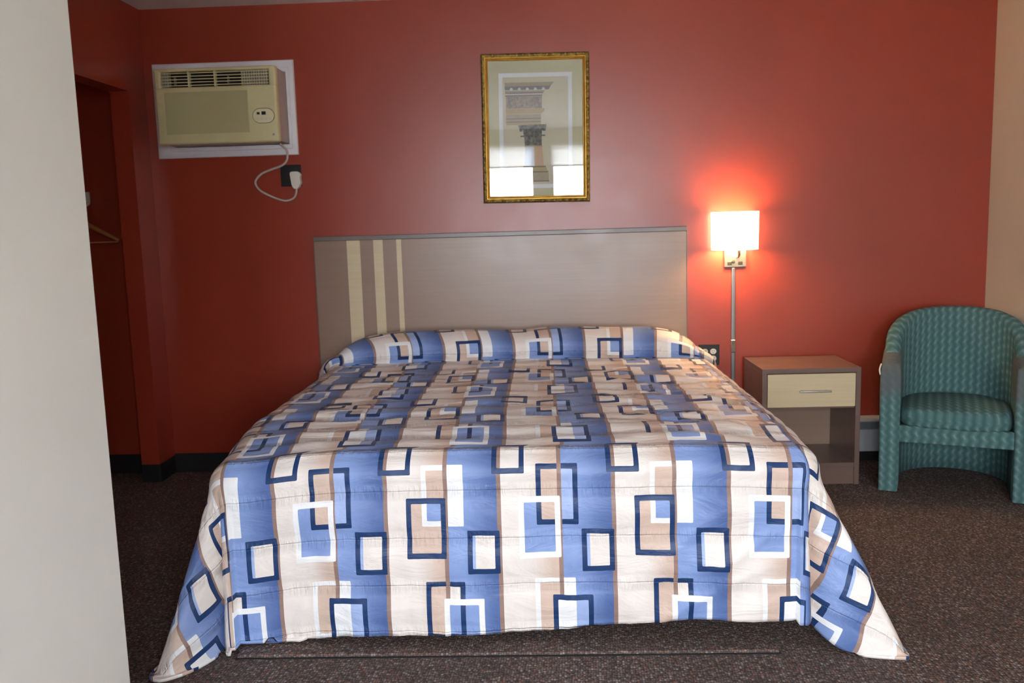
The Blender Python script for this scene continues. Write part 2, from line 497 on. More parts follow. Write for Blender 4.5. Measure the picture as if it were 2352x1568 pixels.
for i, (a, bb) in enumerate(WIN):
    bm = bmesh.new(); t = 0.045; y0, y1 = YF - 0.10, YF - 0.04
    add_box(bm, a, a + t, y0, y1, WZ0, WZ1); add_box(bm, bb - t, bb, y0, y1, WZ0, WZ1)
    add_box(bm, a + t, bb - t, y0, y1, WZ0, WZ0 + t); add_box(bm, a + t, bb - t, y0, y1, WZ1 - t, WZ1)
    wo = struct('window_%d' % (i + 1), bm, M['window_frame'], ('left' if i == 0 else 'right') + ' window behind the viewer', 'window')
    obj('pane', box(a + t, bb - t, YF - 0.072, YF - 0.068, WZ0 + t, WZ1 - t), M['window_glass'], wo)
    bl = thing('roller_blind', 'white roller blind raised over the %s window' % ('narrow left' if i == 0 else 'wide right'), 'blind', ((a + bb) / 2, YF + 0.03, WZ1), 0, 'roller blinds')
    L = (bl.location.x, bl.location.y, bl.location.z)
    bm = bmesh.new(); add_tube(bm, [(a + 0.0, YF + 0.03, WZ1 - 0.005), (bb, YF + 0.03, WZ1 - 0.005)], 0.02, 14)
    obj('roller', local(bm, L), M['white_trim'], bl, 'auto')
    obj('blind_fabric', local(box(a + 0.01, bb - 0.01, YF + 0.012, YF + 0.014, 2.085, WZ1 - 0.005), L), M['blind'], bl)
    obj('bottom_bar', local(box(a + 0.01, bb - 0.01, YF + 0.006, YF + 0.02, 2.07, 2.09, 0.003), L), M['white_trim'], bl)
    ld = bpy.data.lights.new('window_portal', 'AREA'); ld.shape = 'RECTANGLE'; ld.size = bb - a; ld.size_y = WZ1 - WZ0
    ld.cycles.is_portal = True
    lo = bpy.data.objects.new('window_portal', ld); COL.objects.link(lo)
    lo.location = ((a + bb) / 2, YF - 0.13, (WZ0 + WZ1) / 2); lo.rotation_euler = (PI / 2, 0, 0)

# dark cove base along the back wall, the jamb and the closet
def cove(bm, x0, x1, yw, z=0.107):
    add_prism(bm, [(yw, 0.0), (yw - 0.018, 0.0), (yw - 0.007, 0.014), (yw - 0.005, z - 0.004), (yw - 0.002, z), (yw, z)], x0, x1, 'x')
bm = bmesh.new(); cove(bm, XL, -0.80, 0.0)
o = struct('baseboard_back', bm, M['base'], 'dark rubber baseboard left of the bed', 'baseboard')
bm = bmesh.new(); cove(bm, -2.65, XL - 0.1, 0.0)
struct('baseboard_closet', bm, M['base'], 'dark rubber baseboard inside the closet', 'baseboard')
bm = bmesh.new()
add_box(bm, XL, XL + 0.007, -0.213, -0.018, 0.0, 0.10, 0.002)
add_box(bm, XL - 0.1, XL, -0.213, -0.206, 0.0, 0.10, 0.002)
struct('baseboard_left', bm, M['base'], 'dark rubber baseboard on the closet jamb', 'baseboard')

# ------------------------------------------------------------------ closet rail and hanger
rod = thing('closet_rod', 'metal hanging rod inside the closet', 'rod', (-2.285, -1.1, 1.545))
L = tuple(rod.location)
bm = bmesh.new(); add_tube(bm, [(-2.285, -2.2, 1.545), (-2.285, -0.012, 1.545)], 0.014, 12)
obj('rail', local(bm, L), M['nickel'], rod, 'auto')
bm = bmesh.new(); add_tube(bm, [(-2.285, -0.016, 1.545), (-2.285, -0.001, 1.545)], 0.026, 16)
add_box(bm, -2.285, -2.258, -0.020, -0.001, 1.545, 1.598, 0.003)
obj('end_bracket', local(bm, L), M['white_plastic'], rod, 'auto')
hg = thing('coat_hanger', 'wooden coat hanger on the closet rod', 'hanger', (-2.285, -0.1, 1.545))
L = tuple(hg.location)
apex = Vector((-2.30, -0.1, 1.45))
bm = bmesh.new()
pts = spline([(-2.53, -0.085, 1.318), (-2.45, -0.095, 1.372), (-2.36, -0.102, 1.420), (-2.30, -0.104, 1.432), (-2.24, -0.102, 1.420), (-2.15, -0.095, 1.372), (-2.075, -0.085, 1.328)], 5)
n = len(pts)
add_tube(bm, pts, 0.012, 10, True, [0.009 + 0.006 * math.sin(PI * i / (n - 1)) for i in range(n)])
obj('shoulder_bar', local(bm, L), M['wood_hanger'], hg, True)
bm = bmesh.new(); add_tube(bm, [(-2.52, -0.087, 1.318), (-2.08, -0.087, 1.322)], 0.0045, 8)
obj('trouser_bar', local(bm, L), M['wood_hanger'], hg, True)
bm = bmesh.new()
hk = [(-2.30, -0.104, 1.435), (-2.30, -0.104, 1.475), (-2.29, -0.103, 1.50)]
hk += [(-2.285 + 0.021 * math.cos(a), -0.1, 1.546 + 0.021 * math.sin(a)) for a in [math.radians(d) for d in (240, 205, 170, 135, 100, 65, 30, 0, -25)]]
add_tube(bm, spline(hk, 3), 0.0028, 8)
obj('hook', local(bm, L), M['chrome'], hg, True)

# ------------------------------------------------------------------ baseboard heater behind nightstand and chair
ht = thing('baseboard_heater', 'white baseboard heater along the red wall behind the nightstand', 'heater', (1.85, -0.03, 0.0))
L = tuple(ht.location)
x0, x1 = 1.12, XR - 0.005
bm = bmesh.new(); add_box(bm, x0, x1, -0.012, -0.002, 0.0, 0.243, 0.002)
obj('back_panel', local(bm, L), M['heater'], ht)
bm = bmesh.new(); add_prism(bm, [(-0.012, 0.250), (-0.058, 0.240), (-0.066, 0.232), (-0.066, 0.226), (-0.056, 0.230), (-0.012, 0.240)], x0, x1, 'x')
obj('top_hood', local(bm, L), M['heater'], ht)
bm = bmesh.new(); add_box(bm, x0 + 0.01, x1 - 0.01, -0.045, -0.013, 0.185, 0.225, 0.003)
obj('damper', local(bm, L), M['heater_dark'], ht)
bm = bmesh.new(); add_box(bm, x0, x1, -0.066, -0.056, 0.06, 0.183, 0.004)
obj('front_cover', local(bm, L), M['heater'], ht)
bm = bmesh.new()
add_box(bm, x0, x1, -0.030, -0.013, 0.0, 0.055)
obj('kick_strip', local(bm, L), M['dark'], ht, label='dark recess under the cover')
for xx in (x0, x1 - 0.006):
    obj('end_cap', local(box(xx, xx + 0.006, -0.055, -0.013, 0.057, 0.23), L), M['heater'], ht)

# ------------------------------------------------------------------ headboard
hb = thing('headboard', 'grey wood laminate headboard with three cream stripes on the red wall', 'headboard', (0, -0.015, 0.35))
L = tuple(hb.location)
obj('panel', local(box(-1.017, 1.017, -0.030, -0.001, 0.0, 1.292, 0.0015), L), M['lam_grey'], hb)
obj('top_cap', local(box(-1.019, 1.019, -0.037, -0.001, 1.292, 1.317, 0.003), L), M['lam_grey_edge'], hb)
obj('side_edge', local(box(-1.020, -1.0172, -0.031, -0.001, 0.0, 1.292), L), M['lam_grey_edge'], hb)
obj('side_edge', local(box(1.0172, 1.020, -0.031, -0.001, 0.0, 1.292), L), M['lam_grey_edge'], hb)
for a, bb in ((-0.837, -0.763), (-0.690, -0.637), (-0.563, -0.535)):
    obj('cream_stripe', local(box(a, bb, -0.0335, -0.0305, 0.35, 1.2915, 0.001), L), M['maple'], hb, label='cream inlay stripe')

# ------------------------------------------------------------------ framed print
pf = bpy.data.objects.new('framed_picture', None); COL.objects.link(pf)
pf.location = (0.216, 0.0, 1.860); pf.rotation_euler = (0, math.radians(0.62), 0)
tag(pf, 'gilt framed architectural print of a classical column above the headboard', 'picture')
W, H = 0.2885, 0.392
def ring(bm, prof, w, h):
    """sweep profile (inset from the outer edge, depth from wall) round a rectangle"""
    rows = []
    for ins, dep in prof:
        rows.append([bm.verts.new((sx * (w - ins), -dep, sz * (h - ins))) for sx, sz in ((-1, -1), (1, -1), (1, 1), (-1, 1))])
    for a, b in zip(rows, rows[1:]):
        for k in range(4):
            bm.faces.new((a[k], a[(k + 1) % 4], b[(k + 1) % 4], b[k]))
def gold(name, c1, c2, rough, scale):
    m, N, b, out = newmat(name)
    tc = N.n('ShaderNodeTexCoord').outputs['Object']
    nz = N.noise(tc, scale, 4, 0.6)
    N.put(b.inputs['Base Color'], N.mix(N.ss(nz.outputs['Fac'], 0.35, 0.65), lin(c1), lin(c2)))
    b.inputs['Metallic'].default_value = 0.55; b.inputs['Roughness'].default_value = rough
    N.put(b.inputs['Normal'], N.bump(nz.outputs['Fac'], 0.5, 0.004))
    return m
g_old = gold('antique_gilt', (0.40, 0.33, 0.14), (0.66, 0.56, 0.28), 0.45, 55.0)
g_new = gold('bright_gilt', (0.80, 0.60, 0.22), (0.88, 0.70, 0.32), 0.38, 20.0)
bm = bmesh.new(); ring(bm, [(0, 0.001), (0, 0.020), (0.003, 0.026), (0.010, 0.030), (0.017, 0.027), (0.020, 0.023)], W, H)
fr = obj('outer_moulding', bm, g_old, pf, 'auto')
bm = bmesh.new(); bmesh.ops.create_icosphere(bm, subdivisions=2, radius=1.0, matrix=Matrix.Diagonal((1, 0.6, 1, 1)))
bead0 = obj('bead', bm, gold('bead_gilt', (0.52, 0.44, 0.2), (0.80, 0.72, 0.45), 0.35, 70.0), fr, True)
spots = [(sg * (W - 0.010), -H + 0.03 + (2 * H - 0.06) * i / 23, i) for i in range(24) for sg in (-1, 1)]
spots += [(-W + 0.03 + (2 * W - 0.06) * i / 16, sg * (H - 0.010), i) for i in range(17) for sg in (-1, 1)]
for q, (x, z, i) in enumerate(spots):
    o = bead0 if q == 0 else bead0.copy()
    if q:
        COL.objects.link(o); o.parent = fr
    r_ = 0.0062 if i % 2 else 0.0042
    o.location = (x, -0.029, z); o.scale = (r_, r_, r_)
bm = bmesh.new(); ring(bm, [(0.020, 0.023), (0.0205, 0.026), (0.0235, 0.026), (0.026, 0.021), (0.031, 0.016), (0.034, 0.017), (0.036, 0.012), (0.037, 0.006)], W, H)
obj('inner_moulding', bm, g_new, pf, 'auto')
obj('backing_board', box(-W + 0.01, W - 0.01, -0.005, -0.0015, -H + 0.01, H - 0.01), mat('backing', (0.5, 0.42, 0.33), 0.8), pf)
iw, ih = W - 0.034, H - 0.034
# mat board with window
mw_, mt_, mb_ = 0.196, 0.292, -0.292
def mat_ring(o, i, y0, y1):
    bm = bmesh.new()
    (ox0, ox1, oz0, oz1), (ix0, ix1, iz0, iz1) = o, i
    add_box(bm, ox0, ix0, y0, y1, oz0, oz1); add_box(bm, ix1, ox1, y0, y1, oz0, oz1)
    add_box(bm, ix0, ix1, y0, y1, oz0, iz0); add_box(bm, ix0, ix1, y0, y1, iz1, oz1)
    return bm
obj('mat_board', mat_ring((-iw, iw, -ih, ih), (-mw_, mw_, -0.315, 0.292), -0.0085, -0.0055), mat('mat_sage', (0.83, 0.81, 0.68), 0.85, bump=0.1, bscale=400), pf, label='sage green mat board')
obj('mat_bevel', mat_ring((-mw_, mw_, -0.315, 0.292), (-mw_ + 0.021, mw_ - 0.021, -0.294, 0.271), -0.0080, -0.0055), mat('mat_white', (0.95, 0.95, 0.96), 0.8), pf, label='white inner mat border')
# the print itself: flat sheet with printed shapes
PC = [mat('print_paper', (0.86, 0.83, 0.74), 0.8, var=0.03), mat('print_slate', (0.54, 0.53, 0.55), 0.8, var=0.15, vscale=90), mat('print_taupe', (0.72, 0.67, 0.58), 0.8, var=0.06, vscale=60),
      mat('print_mottle', (0.66, 0.61, 0.57), 0.8, var=0.35, vscale=70), mat('print_tan', (0.76, 0.68, 0.52), 0.8, var=0.05), mat('print_leaf', (0.45, 0.46, 0.46), 0.8, var=0.6, vscale=60),
      mat('print_rose', (0.86, 0.73, 0.62), 0.8, var=0.05), mat('print_blue', (0.72, 0.77, 0.84), 0.8, var=0.05), mat('print_light', (0.88, 0.87, 0.86), 0.8), mat('print_line', (0.55, 0.49, 0.43), 0.8)]
bm = bmesh.new()
add_box(bm, -mw_ + 0.02, mw_ - 0.02, -0.0056, -0.0052, -0.295, 0.272)
cnt = [0]
def pp(poly, mi):
    """polygon given in the pixel frame of the zoomed picture -> print plane"""
    cnt[0] += 1
    y = -0.00562 - 0.00004 * cnt[0] / 10
    f = bm.faces.new([bm.verts.new(((px - 600) / 1206 * 0.6900, y, -(pz - 775) / 1206 * 0.6900)) for px, pz in poly])
    f.material_index = mi
def pr(a, b, c, d, mi):
    pp([(a, c), (b, c), (b, d), (a, d)], mi)
pp([(312, 350), (775, 350), (745, 385), (318, 385)], 2)
pp([(312, 385), (745, 385), (725, 418), (318, 418)], 1)
for k in range(5):
    cx0 = 376 + k * 75
    pp([(cx0 + 15 * math.cos(a), 412 + 15 * math.sin(a)) for a in [i * PI / 5 for i in range(10)]], 8)
pp([(318, 425), (690, 425), (680, 440), (318, 440)], 2)
pr(318, 675, 440, 452, 1); 
for k in range(15):
    pr(322 + k * 23, 334 + k * 23, 452, 464, 8)
pr(318, 665, 464, 478, 1)
pr(325, 660, 480, 588, 3)
pp([(320, 590), (690, 590), (680, 612), (655, 636), (322, 636)], 4)
pr(322, 652, 640, 676, 2); pr(322, 650, 676, 684, 9); pr(322, 650, 684, 706, 2); pr(322, 650, 706, 714, 9); pr(322, 650, 714, 738, 4)
pp([(430, 740), (700, 735), (700, 760), (690, 795), (665, 795), (655, 775), (480, 775), (470, 800), (448, 800), (445, 765)], 5)
pp([(478, 775), (660, 770), (655, 830), (690, 832), (688, 842), (655, 845), (655, 930), (495, 930), (490, 850), (455, 848), (455, 838), (486, 835)], 5)
pr(492, 660, 930, 944, 4)
pp([(498, 944), (580, 944), (582, 1118), (488, 1118)], 7)
pp([(580, 944), (658, 944), (672, 1118), (582, 1118)], 6)
pr(476, 690, 1118, 1134, 9); pr(486, 700, 1136, 1164, 4); pr(470, 712, 1166, 1182, 9)
pr(470, 716, 1184, 1250, 2); pr(462, 720, 1252, 1266, 9)
for k in range(3):
    pr(292 + 4 * k, 294 + 4 * k, 300, 1240, 9) if k == 0 else None
obj('print', bm, PC, pf)
obj('picture_glass', box(-iw, iw, -0.0120, -0.0105, -ih, ih), M['picture_glass'], pf)

# ------------------------------------------------------------------ wall air conditioner
ac = thing('air_conditioner', 'beige through-wall air conditioner with white trim high on the red wall', 'air conditioner', (-1.44, 0.0, 1.80))
L = tuple(ac.location)
ax0, ax1, az0, az1, ayf = -1.762, -1.122, 1.818, 2.205, -0.205
bm = bmesh.new()
ox0, ox1, oz0, oz1 = -1.848, -1.078, 1.764, 2.264
ix0, ix1, iz0, iz1 = ax0 + 0.010, ax1 - 0.002, az0 + 0.004, az1 - 0.004
def frame_ring(bm, o, i, prof):
    # prof: (t from outer to inner 0..1, depth)
    rows = []
    for t, d in prof:
        q = [o[k] + (i[k] - o[k]) * t for k in range(4)]
        rows.append([bm.verts.new(p) for p in ((q[0], -d, q[2]), (q[1], -d, q[2]), (q[1], -d, q[3]), (q[0], -d, q[3]))])
    for a, b in zip(rows, rows[1:]):
        for k in range(4):
            bm.faces.new((a[k], a[(k + 1) % 4], b[(k + 1) % 4], b[k]))
frame_ring(bm, (ox0, ox1, oz0, oz1), (ix0, ix1, iz0, iz1), [(0, 0.001), (0, 0.014), (0.06, 0.018), (0.55, 0.018), (0.62, 0.013), (0.68, 0.016), (0.95, 0.016), (1.0, 0.010), (1.0, 0.001)])
obj('wall_trim', local(bm, L), M['white_trim'], ac, 'auto', label='white wooden trim frame')
obj('sleeve', local(box(ax0 + 0.012, ax1 - 0.003, ayf + 0.045, -0.001, az0 + 0.006, az1 - 0.006, 0.003), L), M['ac_sleeve'], ac, label='taupe metal sleeve')
# front panel: rounded box
bm = bmesh.new()
def S(s): return ax0 + s * (ax1 - ax0)
def T(t): return az1 - t * (az1 - az0)
# built round the vent opening: four slabs with rounded outer edges plus recessed back
add_box(bm, S(0), S(1), ayf, ayf + 0.05, az0, T(0.245), 0.012, 4)
add_box(bm, S(0), S(0.058), ayf, ayf + 0.05, T(0.27), az1, 0.012, 4)
add_box(bm, S(0.942), S(1), ayf, ayf + 0.05, T(0.27), az1, 0.012, 4)
add_box(bm, S(0), S(1), ayf, ayf + 0.05, T(0.045), az1, 0.008, 4)
add_box(bm, S(0.03), S(0.97), ayf + 0.04, ayf + 0.05, T(0.27), T(0.02))
fp = obj('front_panel', local(bm, L), M['ac_beige'], ac, 'auto')
bm = bmesh.new(); add_box(bm, S(0.058), S(0.942), ayf + 0.037, ayf + 0.0395, T(0.245), T(0.045))
obj('vent_recess', local(bm, L), M['dark'], fp, label='dark vent opening')
vent = bmesh.new()
nl = 5
for k in range(nl):
    z = T(0.062 + k * 0.040)
    add_prism(vent, [(ayf + 0.006, z - 0.0028), (ayf + 0.006, z + 0.0012), (ayf + 0.030, z + 0.004), (ayf + 0.030, z - 0.0002)], S(0.058), S(0.942), 'x')
for s in (0.285, 0.50):
    add_box(vent, S(s) - 0.004, S(s) + 0.004, ayf + 0.004, ayf + 0.03, T(0.245), T(0.045))
obj('louvers', local(vent, L), M['ac_beige'], fp)
for s0, s1, sp in ((0.715, 0.935, 0.020), (0.062, 0.12, 0.020)):
    bm = bmesh.new(); s = s0
    add_box(bm, S(s0), S(s1), ayf + 0.034, ayf + 0.0365, T(0.243), T(0.047))
    while s < s1:
        add_box(bm, S(s), S(s) + 0.009, ayf + 0.012, ayf + 0.035, T(0.243), T(0.047)); s += sp
    obj('air_deflector', local(bm, L), M['ac_grey'], fp, label='grey upright deflector vanes')
for s in (0.60, 0.16):
    obj('deflector_tab', local(box(S(s), S(s) + 0.004, ayf + 0.014, ayf + 0.036, T(0.22), T(0.10)), L), M['ac_grey'], fp)
bm = bmesh.new()
g0, g1, gz0, gz1 = S(0.078), S(0.765), T(0.865), T(0.315)
add_box(bm, g0, g1, ayf - 0.0012, ayf + 0.002, gz0, gz1, 0.0008)
k = 0
z = gz0 + 0.005
while z < gz1 - 0.003:
    add_box(bm, g0 + 0.004, g1 - 0.004, ayf - 0.0035, ayf - 0.001, z, z + 0.0032); z += 0.0062
obj('intake_grille', local(bm, L), mat('ac_grille', (0.775, 0.745, 0.565), 0.6), fp)
bm = bmesh.new()
for k in range(16):
    zz = T(0.33 + k * 0.036)
    add_box(bm, S(0.018), S(0.040), ayf - 0.001, ayf + 0.004, zz - 0.004, zz + 0.003, 0.001)
obj('side_ribs', local(bm, L), M['ac_beige'], fp)
def stadium(cx, cz, w, h, n=12):
    r = h / 2; o = []
    for i in range(n + 1):
        a = -PI / 2 + PI * i / n; o.append((cx + w / 2 - r + r * math.cos(a), cz + r * math.sin(a)))
    for i in range(n + 1):
        a = PI / 2 + PI * i / n; o.append((cx - w / 2 + r + r * math.cos(a), cz + r * math.sin(a)))
    return o
ccx, ccz = S(0.885), T(0.655)
bm = bmesh.new(); add_prism(bm, stadium(ccx, ccz, 0.118, 0.078), ayf - 0.001, ayf + 0.003)
obj('control_surround', local(bm, L), mat('ac_groove', (0.58, 0.55, 0.43), 0.6), fp)
bm = bmesh.new(); add_prism(bm, stadium(ccx, ccz - 0.001, 0.110, 0.070), ayf - 0.005, ayf + 0.003)
cpn = obj('control_panel', local(bm, L), M['ac_light'], fp, label='cream oval control panel')
bm = bmesh.new(); add_box(bm, ccx - 0.034, ccx - 0.019, ayf - 0.0058, ayf - 0.004, ccz + 0.006, ccz + 0.018); add_box(bm, ccx - 0.009, ccx + 0.013, ayf - 0.0058, ayf - 0.004, ccz + 0.004, ccz + 0.021)
o = obj('display_window', local(bm, L), M['black_plastic'], ac)
bm = bmesh.new()
for dx in (-0.030, -0.012, 0.012, 0.033):
    add_tube(bm, [(ccx + dx, ayf - 0.0075, ccz - 0.016), (ccx + dx, ayf - 0.004, ccz - 0.016)], 0.0048, 12)
add_tube(bm, [(ccx + 0.043, ayf - 0.0065, ccz + 0.008), (ccx + 0.043, ayf - 0.004, ccz + 0.008)], 0.003, 10)
obj('buttons', local(bm, L), M['white_plastic'], ac, 'auto')
bm = bmesh.new()
add_tube(bm, [(S(0.958), ayf - 0.002, T(0.905)), (S(0.958), ayf + 0.002, T(0.905))], 0.006, 14)
obj('badge', local(bm, L), M['ac_grey'], fp, 'auto')
bm = bmesh.new(); add_tube(bm, [(S(0.96), ayf - 0.002, T(0.95)), (S(0.96), ayf + 0.002, T(0.95))], 0.004, 12)
obj('badge', local(bm, L), M['white_plastic'], fp, 'auto')
cpts = [(-1.165, -0.060, 1.822), (-1.150, -0.040, 1.806), (-1.137, -0.026, 1.786), (-1.136, -0.024, 1.755), (-1.146, -0.02, 1.728), (-1.175, -0.018, 1.706), (-1.235, -0.02, 1.686), (-1.290, -0.022, 1.663), (-1.322, -0.022, 1.622), (-1.302, -0.02, 1.580), (-1.247, -0.018, 1.546), (-1.185, -0.018, 1.522), (-1.150, -0.018, 1.519), (-1.115, -0.022, 1.532), (-1.098, -0.028, 1.560), (-1.095, -0.032, 1.590)]
bm = bmesh.new(); add_tube(bm, spline(cpts, 7), 0.0062, 10)
pc = obj('power_cord', local(bm, L), M['cord'], ac, True, label='beige looping power cord')
bm = bmesh.new()
add_prism(bm, [(-1.126, 1.664), (-1.118, 1.672), (-1.082, 1.672), (-1.068, 1.660), (-1.066, 1.648), (-1.073, 1.640), (-1.073, 1.630), (-1.066, 1.622), (-1.068, 1.605), (-1.080, 1.592), (-1.086, 1.580), (-1.108, 1.580), (-1.118, 1.600)], -0.044, -0.0105)
bmesh.ops.bevel(bm, geom=bm.edges[:], offset=0.003, segments=2, affect='EDGES')
obj('plug', local(bm, L), M['white_plastic'], pc, 'auto')

def wall_plate(cx, cz, label, group):
    t = thing('wall_outlet', label, 'outlet', (cx, 0, cz), 0, group)
    obj('cover_plate', box(-0.0575, 0.0575, -0.007, -0.0005, -0.0575, 0.0575, 0.0025), M['black_plastic'], t)
    return t
wall_plate(-1.128, 1.653, 'black outlet plate holding the white plug under the air conditioner', 'black wall outlets')
ol = wall_plate(1.1415, 0.608, 'black four-socket outlet plate beside the bed pillow', 'black wall outlets')
for dx in (-0.023, 0.023):
    for dz in (-0.0195, 0.0195):
        bm = bmesh.new()
        add_prism(bm, stadium(dx, dz, 0.034, 0.030, 8), -0.0095, -0.0068)
        rc = obj('receptacle', bm, M['white_plastic'], ol, 'auto')
        bm = bmesh.new()
        for sx in (-0.006, 0.006):
            add_box(bm, dx + sx - 0.0011, dx + sx + 0.0011, -0.0099, -0.0094, dz - 0.001, dz + 0.007)
        add_box(bm, dx - 0.002, dx + 0.002, -0.0099, -0.0094, dz - 0.010, dz - 0.006)
        obj('slot', bm, M['black_plastic'], rc)

# ------------------------------------------------------------------ wall lamp with its cord cover
lp = thing('wall_lamp', 'lit wall lamp with white shade and nickel plate above the nightstand', 'lamp', (1.281, 0, 1.09))
L = tuple(lp.location)
bm = bmesh.new()
cxs, ws, ds = 1.269, 0.123, 0.135
n = 28
def oval(r, z, tap=1.0):
    o = []
    for i in range(n + 1):
        a = PI + PI * i / n
        c, s = math.cos(a), math.sin(a)
        e = 0.62
        o.append((cxs + (ws * tap - r) * math.copysign(abs(c) ** e, c), -0.030 + (ds * tap - r) * math.copysign(abs(s) ** e, s), z))
    return o
rings = [[bm.verts.new(p) for p in oval(r, z, tap)] for r, z, tap in ((0, 1.186, 0.975), (0, 1.386, 1.0), (0.003, 1.386, 1.0), (0.003, 1.186, 0.975))]
for a, b in zip(rings, rings[1:] + rings[:1]):
    for i in range(n):
        bm.faces.new((a[i], a[i + 1], b[i + 1], b[i]))
    bm.faces.new((a[0], b[0], b[-1], a[-1])) if False else None
add_box(bm, cxs - ws + 0.004, cxs + ws - 0.004, -0.031, -0.029, 1.187, 1.385)
obj('lamp_shade', local(bm, L), M['shade'], lp, 'auto', label='glowing white fabric shade')
obj('back_plate', local(box(1.221, 1.341, -0.018, -0.0005, 1.088, 1.225, 0.003), L), M['nickel'], lp)
bm = bmesh.new(); add_tube(bm, spline([(1.290, -0.015, 1.145), (1.290, -0.05, 1.146), (1.288, -0.078, 1.160), (1.287, -0.082, 1.20), (1.287, -0.082, 1.235)], 6), 0.007, 12)
obj('arm', local(bm, L), M['chrome'], lp, True)
bm = bmesh.new(); add_tube(bm, [(1.287, -0.082, 1.215), (1.287, -0.082, 1.262)], 0.017, 14)
obj('bulb_socket', local(bm, L), M['chrome'], lp, 'auto')
bm = bmesh.new(); bmesh.ops.create_uvsphere(bm, u_segments=16, v_segments=10, radius=0.028, matrix=Matrix.Translation((1.287, -0.082, 1.292)))
obj('bulb', local(bm, L), M['bulb'], lp, True)
bm = bmesh.new(); add_tube(bm, [(1.268, -0.019, 1.118), (1.268, -0.034, 1.118)], 0.009, 12); add_tube(bm, [(1.268, -0.034, 1.118), (1.268, -0.046, 1.118)], 0.005, 10)
obj('rotary_switch', local(bm, L), M['black_plastic'], lp, 'auto')
for xx in (1.250, 1.308):
    bm = bmesh.new(); add_box(bm, xx - 0.012, xx + 0.012, -0.0205, -0.017, 1.100, 1.120, 0.002)
    obj('outlet_socket', local(bm, L), M['black_plastic'], lp)
cc = thing('cord_cover', 'slim chrome cord cover running down the wall below the lamp', 'cord cover', (1.273, 0, 0.02))
L = tuple(cc.location)
obj('channel', local(box(1.2625, 1.2835, -0.014, -0.0005, 0.26, 1.087, 0.004, 3), L), mat('grey_steel', (0.62, 0.62, 0.62), 0.28, metal=0.9), cc)
obj('coupling', local(box(1.2605, 1.2855, -0.017, -0.0005, 0.618, 0.690, 0.004, 3), L), M['chrome'], cc, label='bright joint clip')

# ------------------------------------------------------------------ nightstand
ns = thing('nightstand', 'brown laminate nightstand with cream drawer between bed and armchair', 'nightstand', (1.563, -0.275, 0))
L = tuple(ns.location)
nx0, nx1, nyf, nyb, nz = 1.320, 1.808, -0.47, -0.07, 0.600
t = 0.024
obj('top_panel', local(box(nx0, nx1, nyf, nyb, nz - t, nz, 0.001), L), M['lam_brown'], ns)
obj('side_panel', local(box(nx0, nx0 + t, nyf, nyb, 0.0, nz - t, 0.001), L), M['lam_brown'], ns)
obj('side_panel', local(box(nx1 - t, nx1, nyf, nyb, 0.0, nz - t, 0.001), L), M['lam_brown'], ns)
obj('back_panel', local(box(nx0 + t, nx1 - t, nyb - 0.012, nyb, 0.02, nz - t), L), M['lam_grey'], ns)
obj('bottom_shelf', local(box(nx0 + t, nx1 - t, nyf + 0.004, nyb - 0.012, 0.09, 0.112, 0.001), L), M['lam_brown'], ns)
obj('plinth', local(box(nx0 + t, nx1 - t, nyf + 0.012, nyf + 0.03, 0.0, 0.09), L), M['lam_brown'], ns)
obj('divider_rail', local(box(nx0 + t, nx1 - t, nyf + 0.02, nyb - 0.012, 0.392, 0.402), L), M['lam_brown'], ns)
dr = obj('drawer', local(box(nx0 + t + 0.003, nx1 - t - 0.003, nyf - 0.002, nyf + 0.018, 0.404, nz - t - 0.004, 0.001), L), M['maple'], ns, label='cream maple drawer front')
bm = bmesh.new()
hx0, hx1, hz = 1.502, 1.655, 0.487
add_tube(bm, spline([(hx0, nyf - 0.024, hz), ((hx0 + hx1) / 2, nyf - 0.029, hz), (hx1, nyf - 0.024, hz)], 6), 0.0055, 10)
for xx in (hx0 + 0.018, hx1 - 0.018):
    add_tube(bm, [(xx, nyf - 0.001, hz), (xx, nyf - 0.025, hz)], 0.004, 8)
obj('handle', local(bm, L), mat('satin_steel', (0.80, 0.80, 0.80), 0.35, metal=0.8), dr, 'auto', label='chrome bar handle')

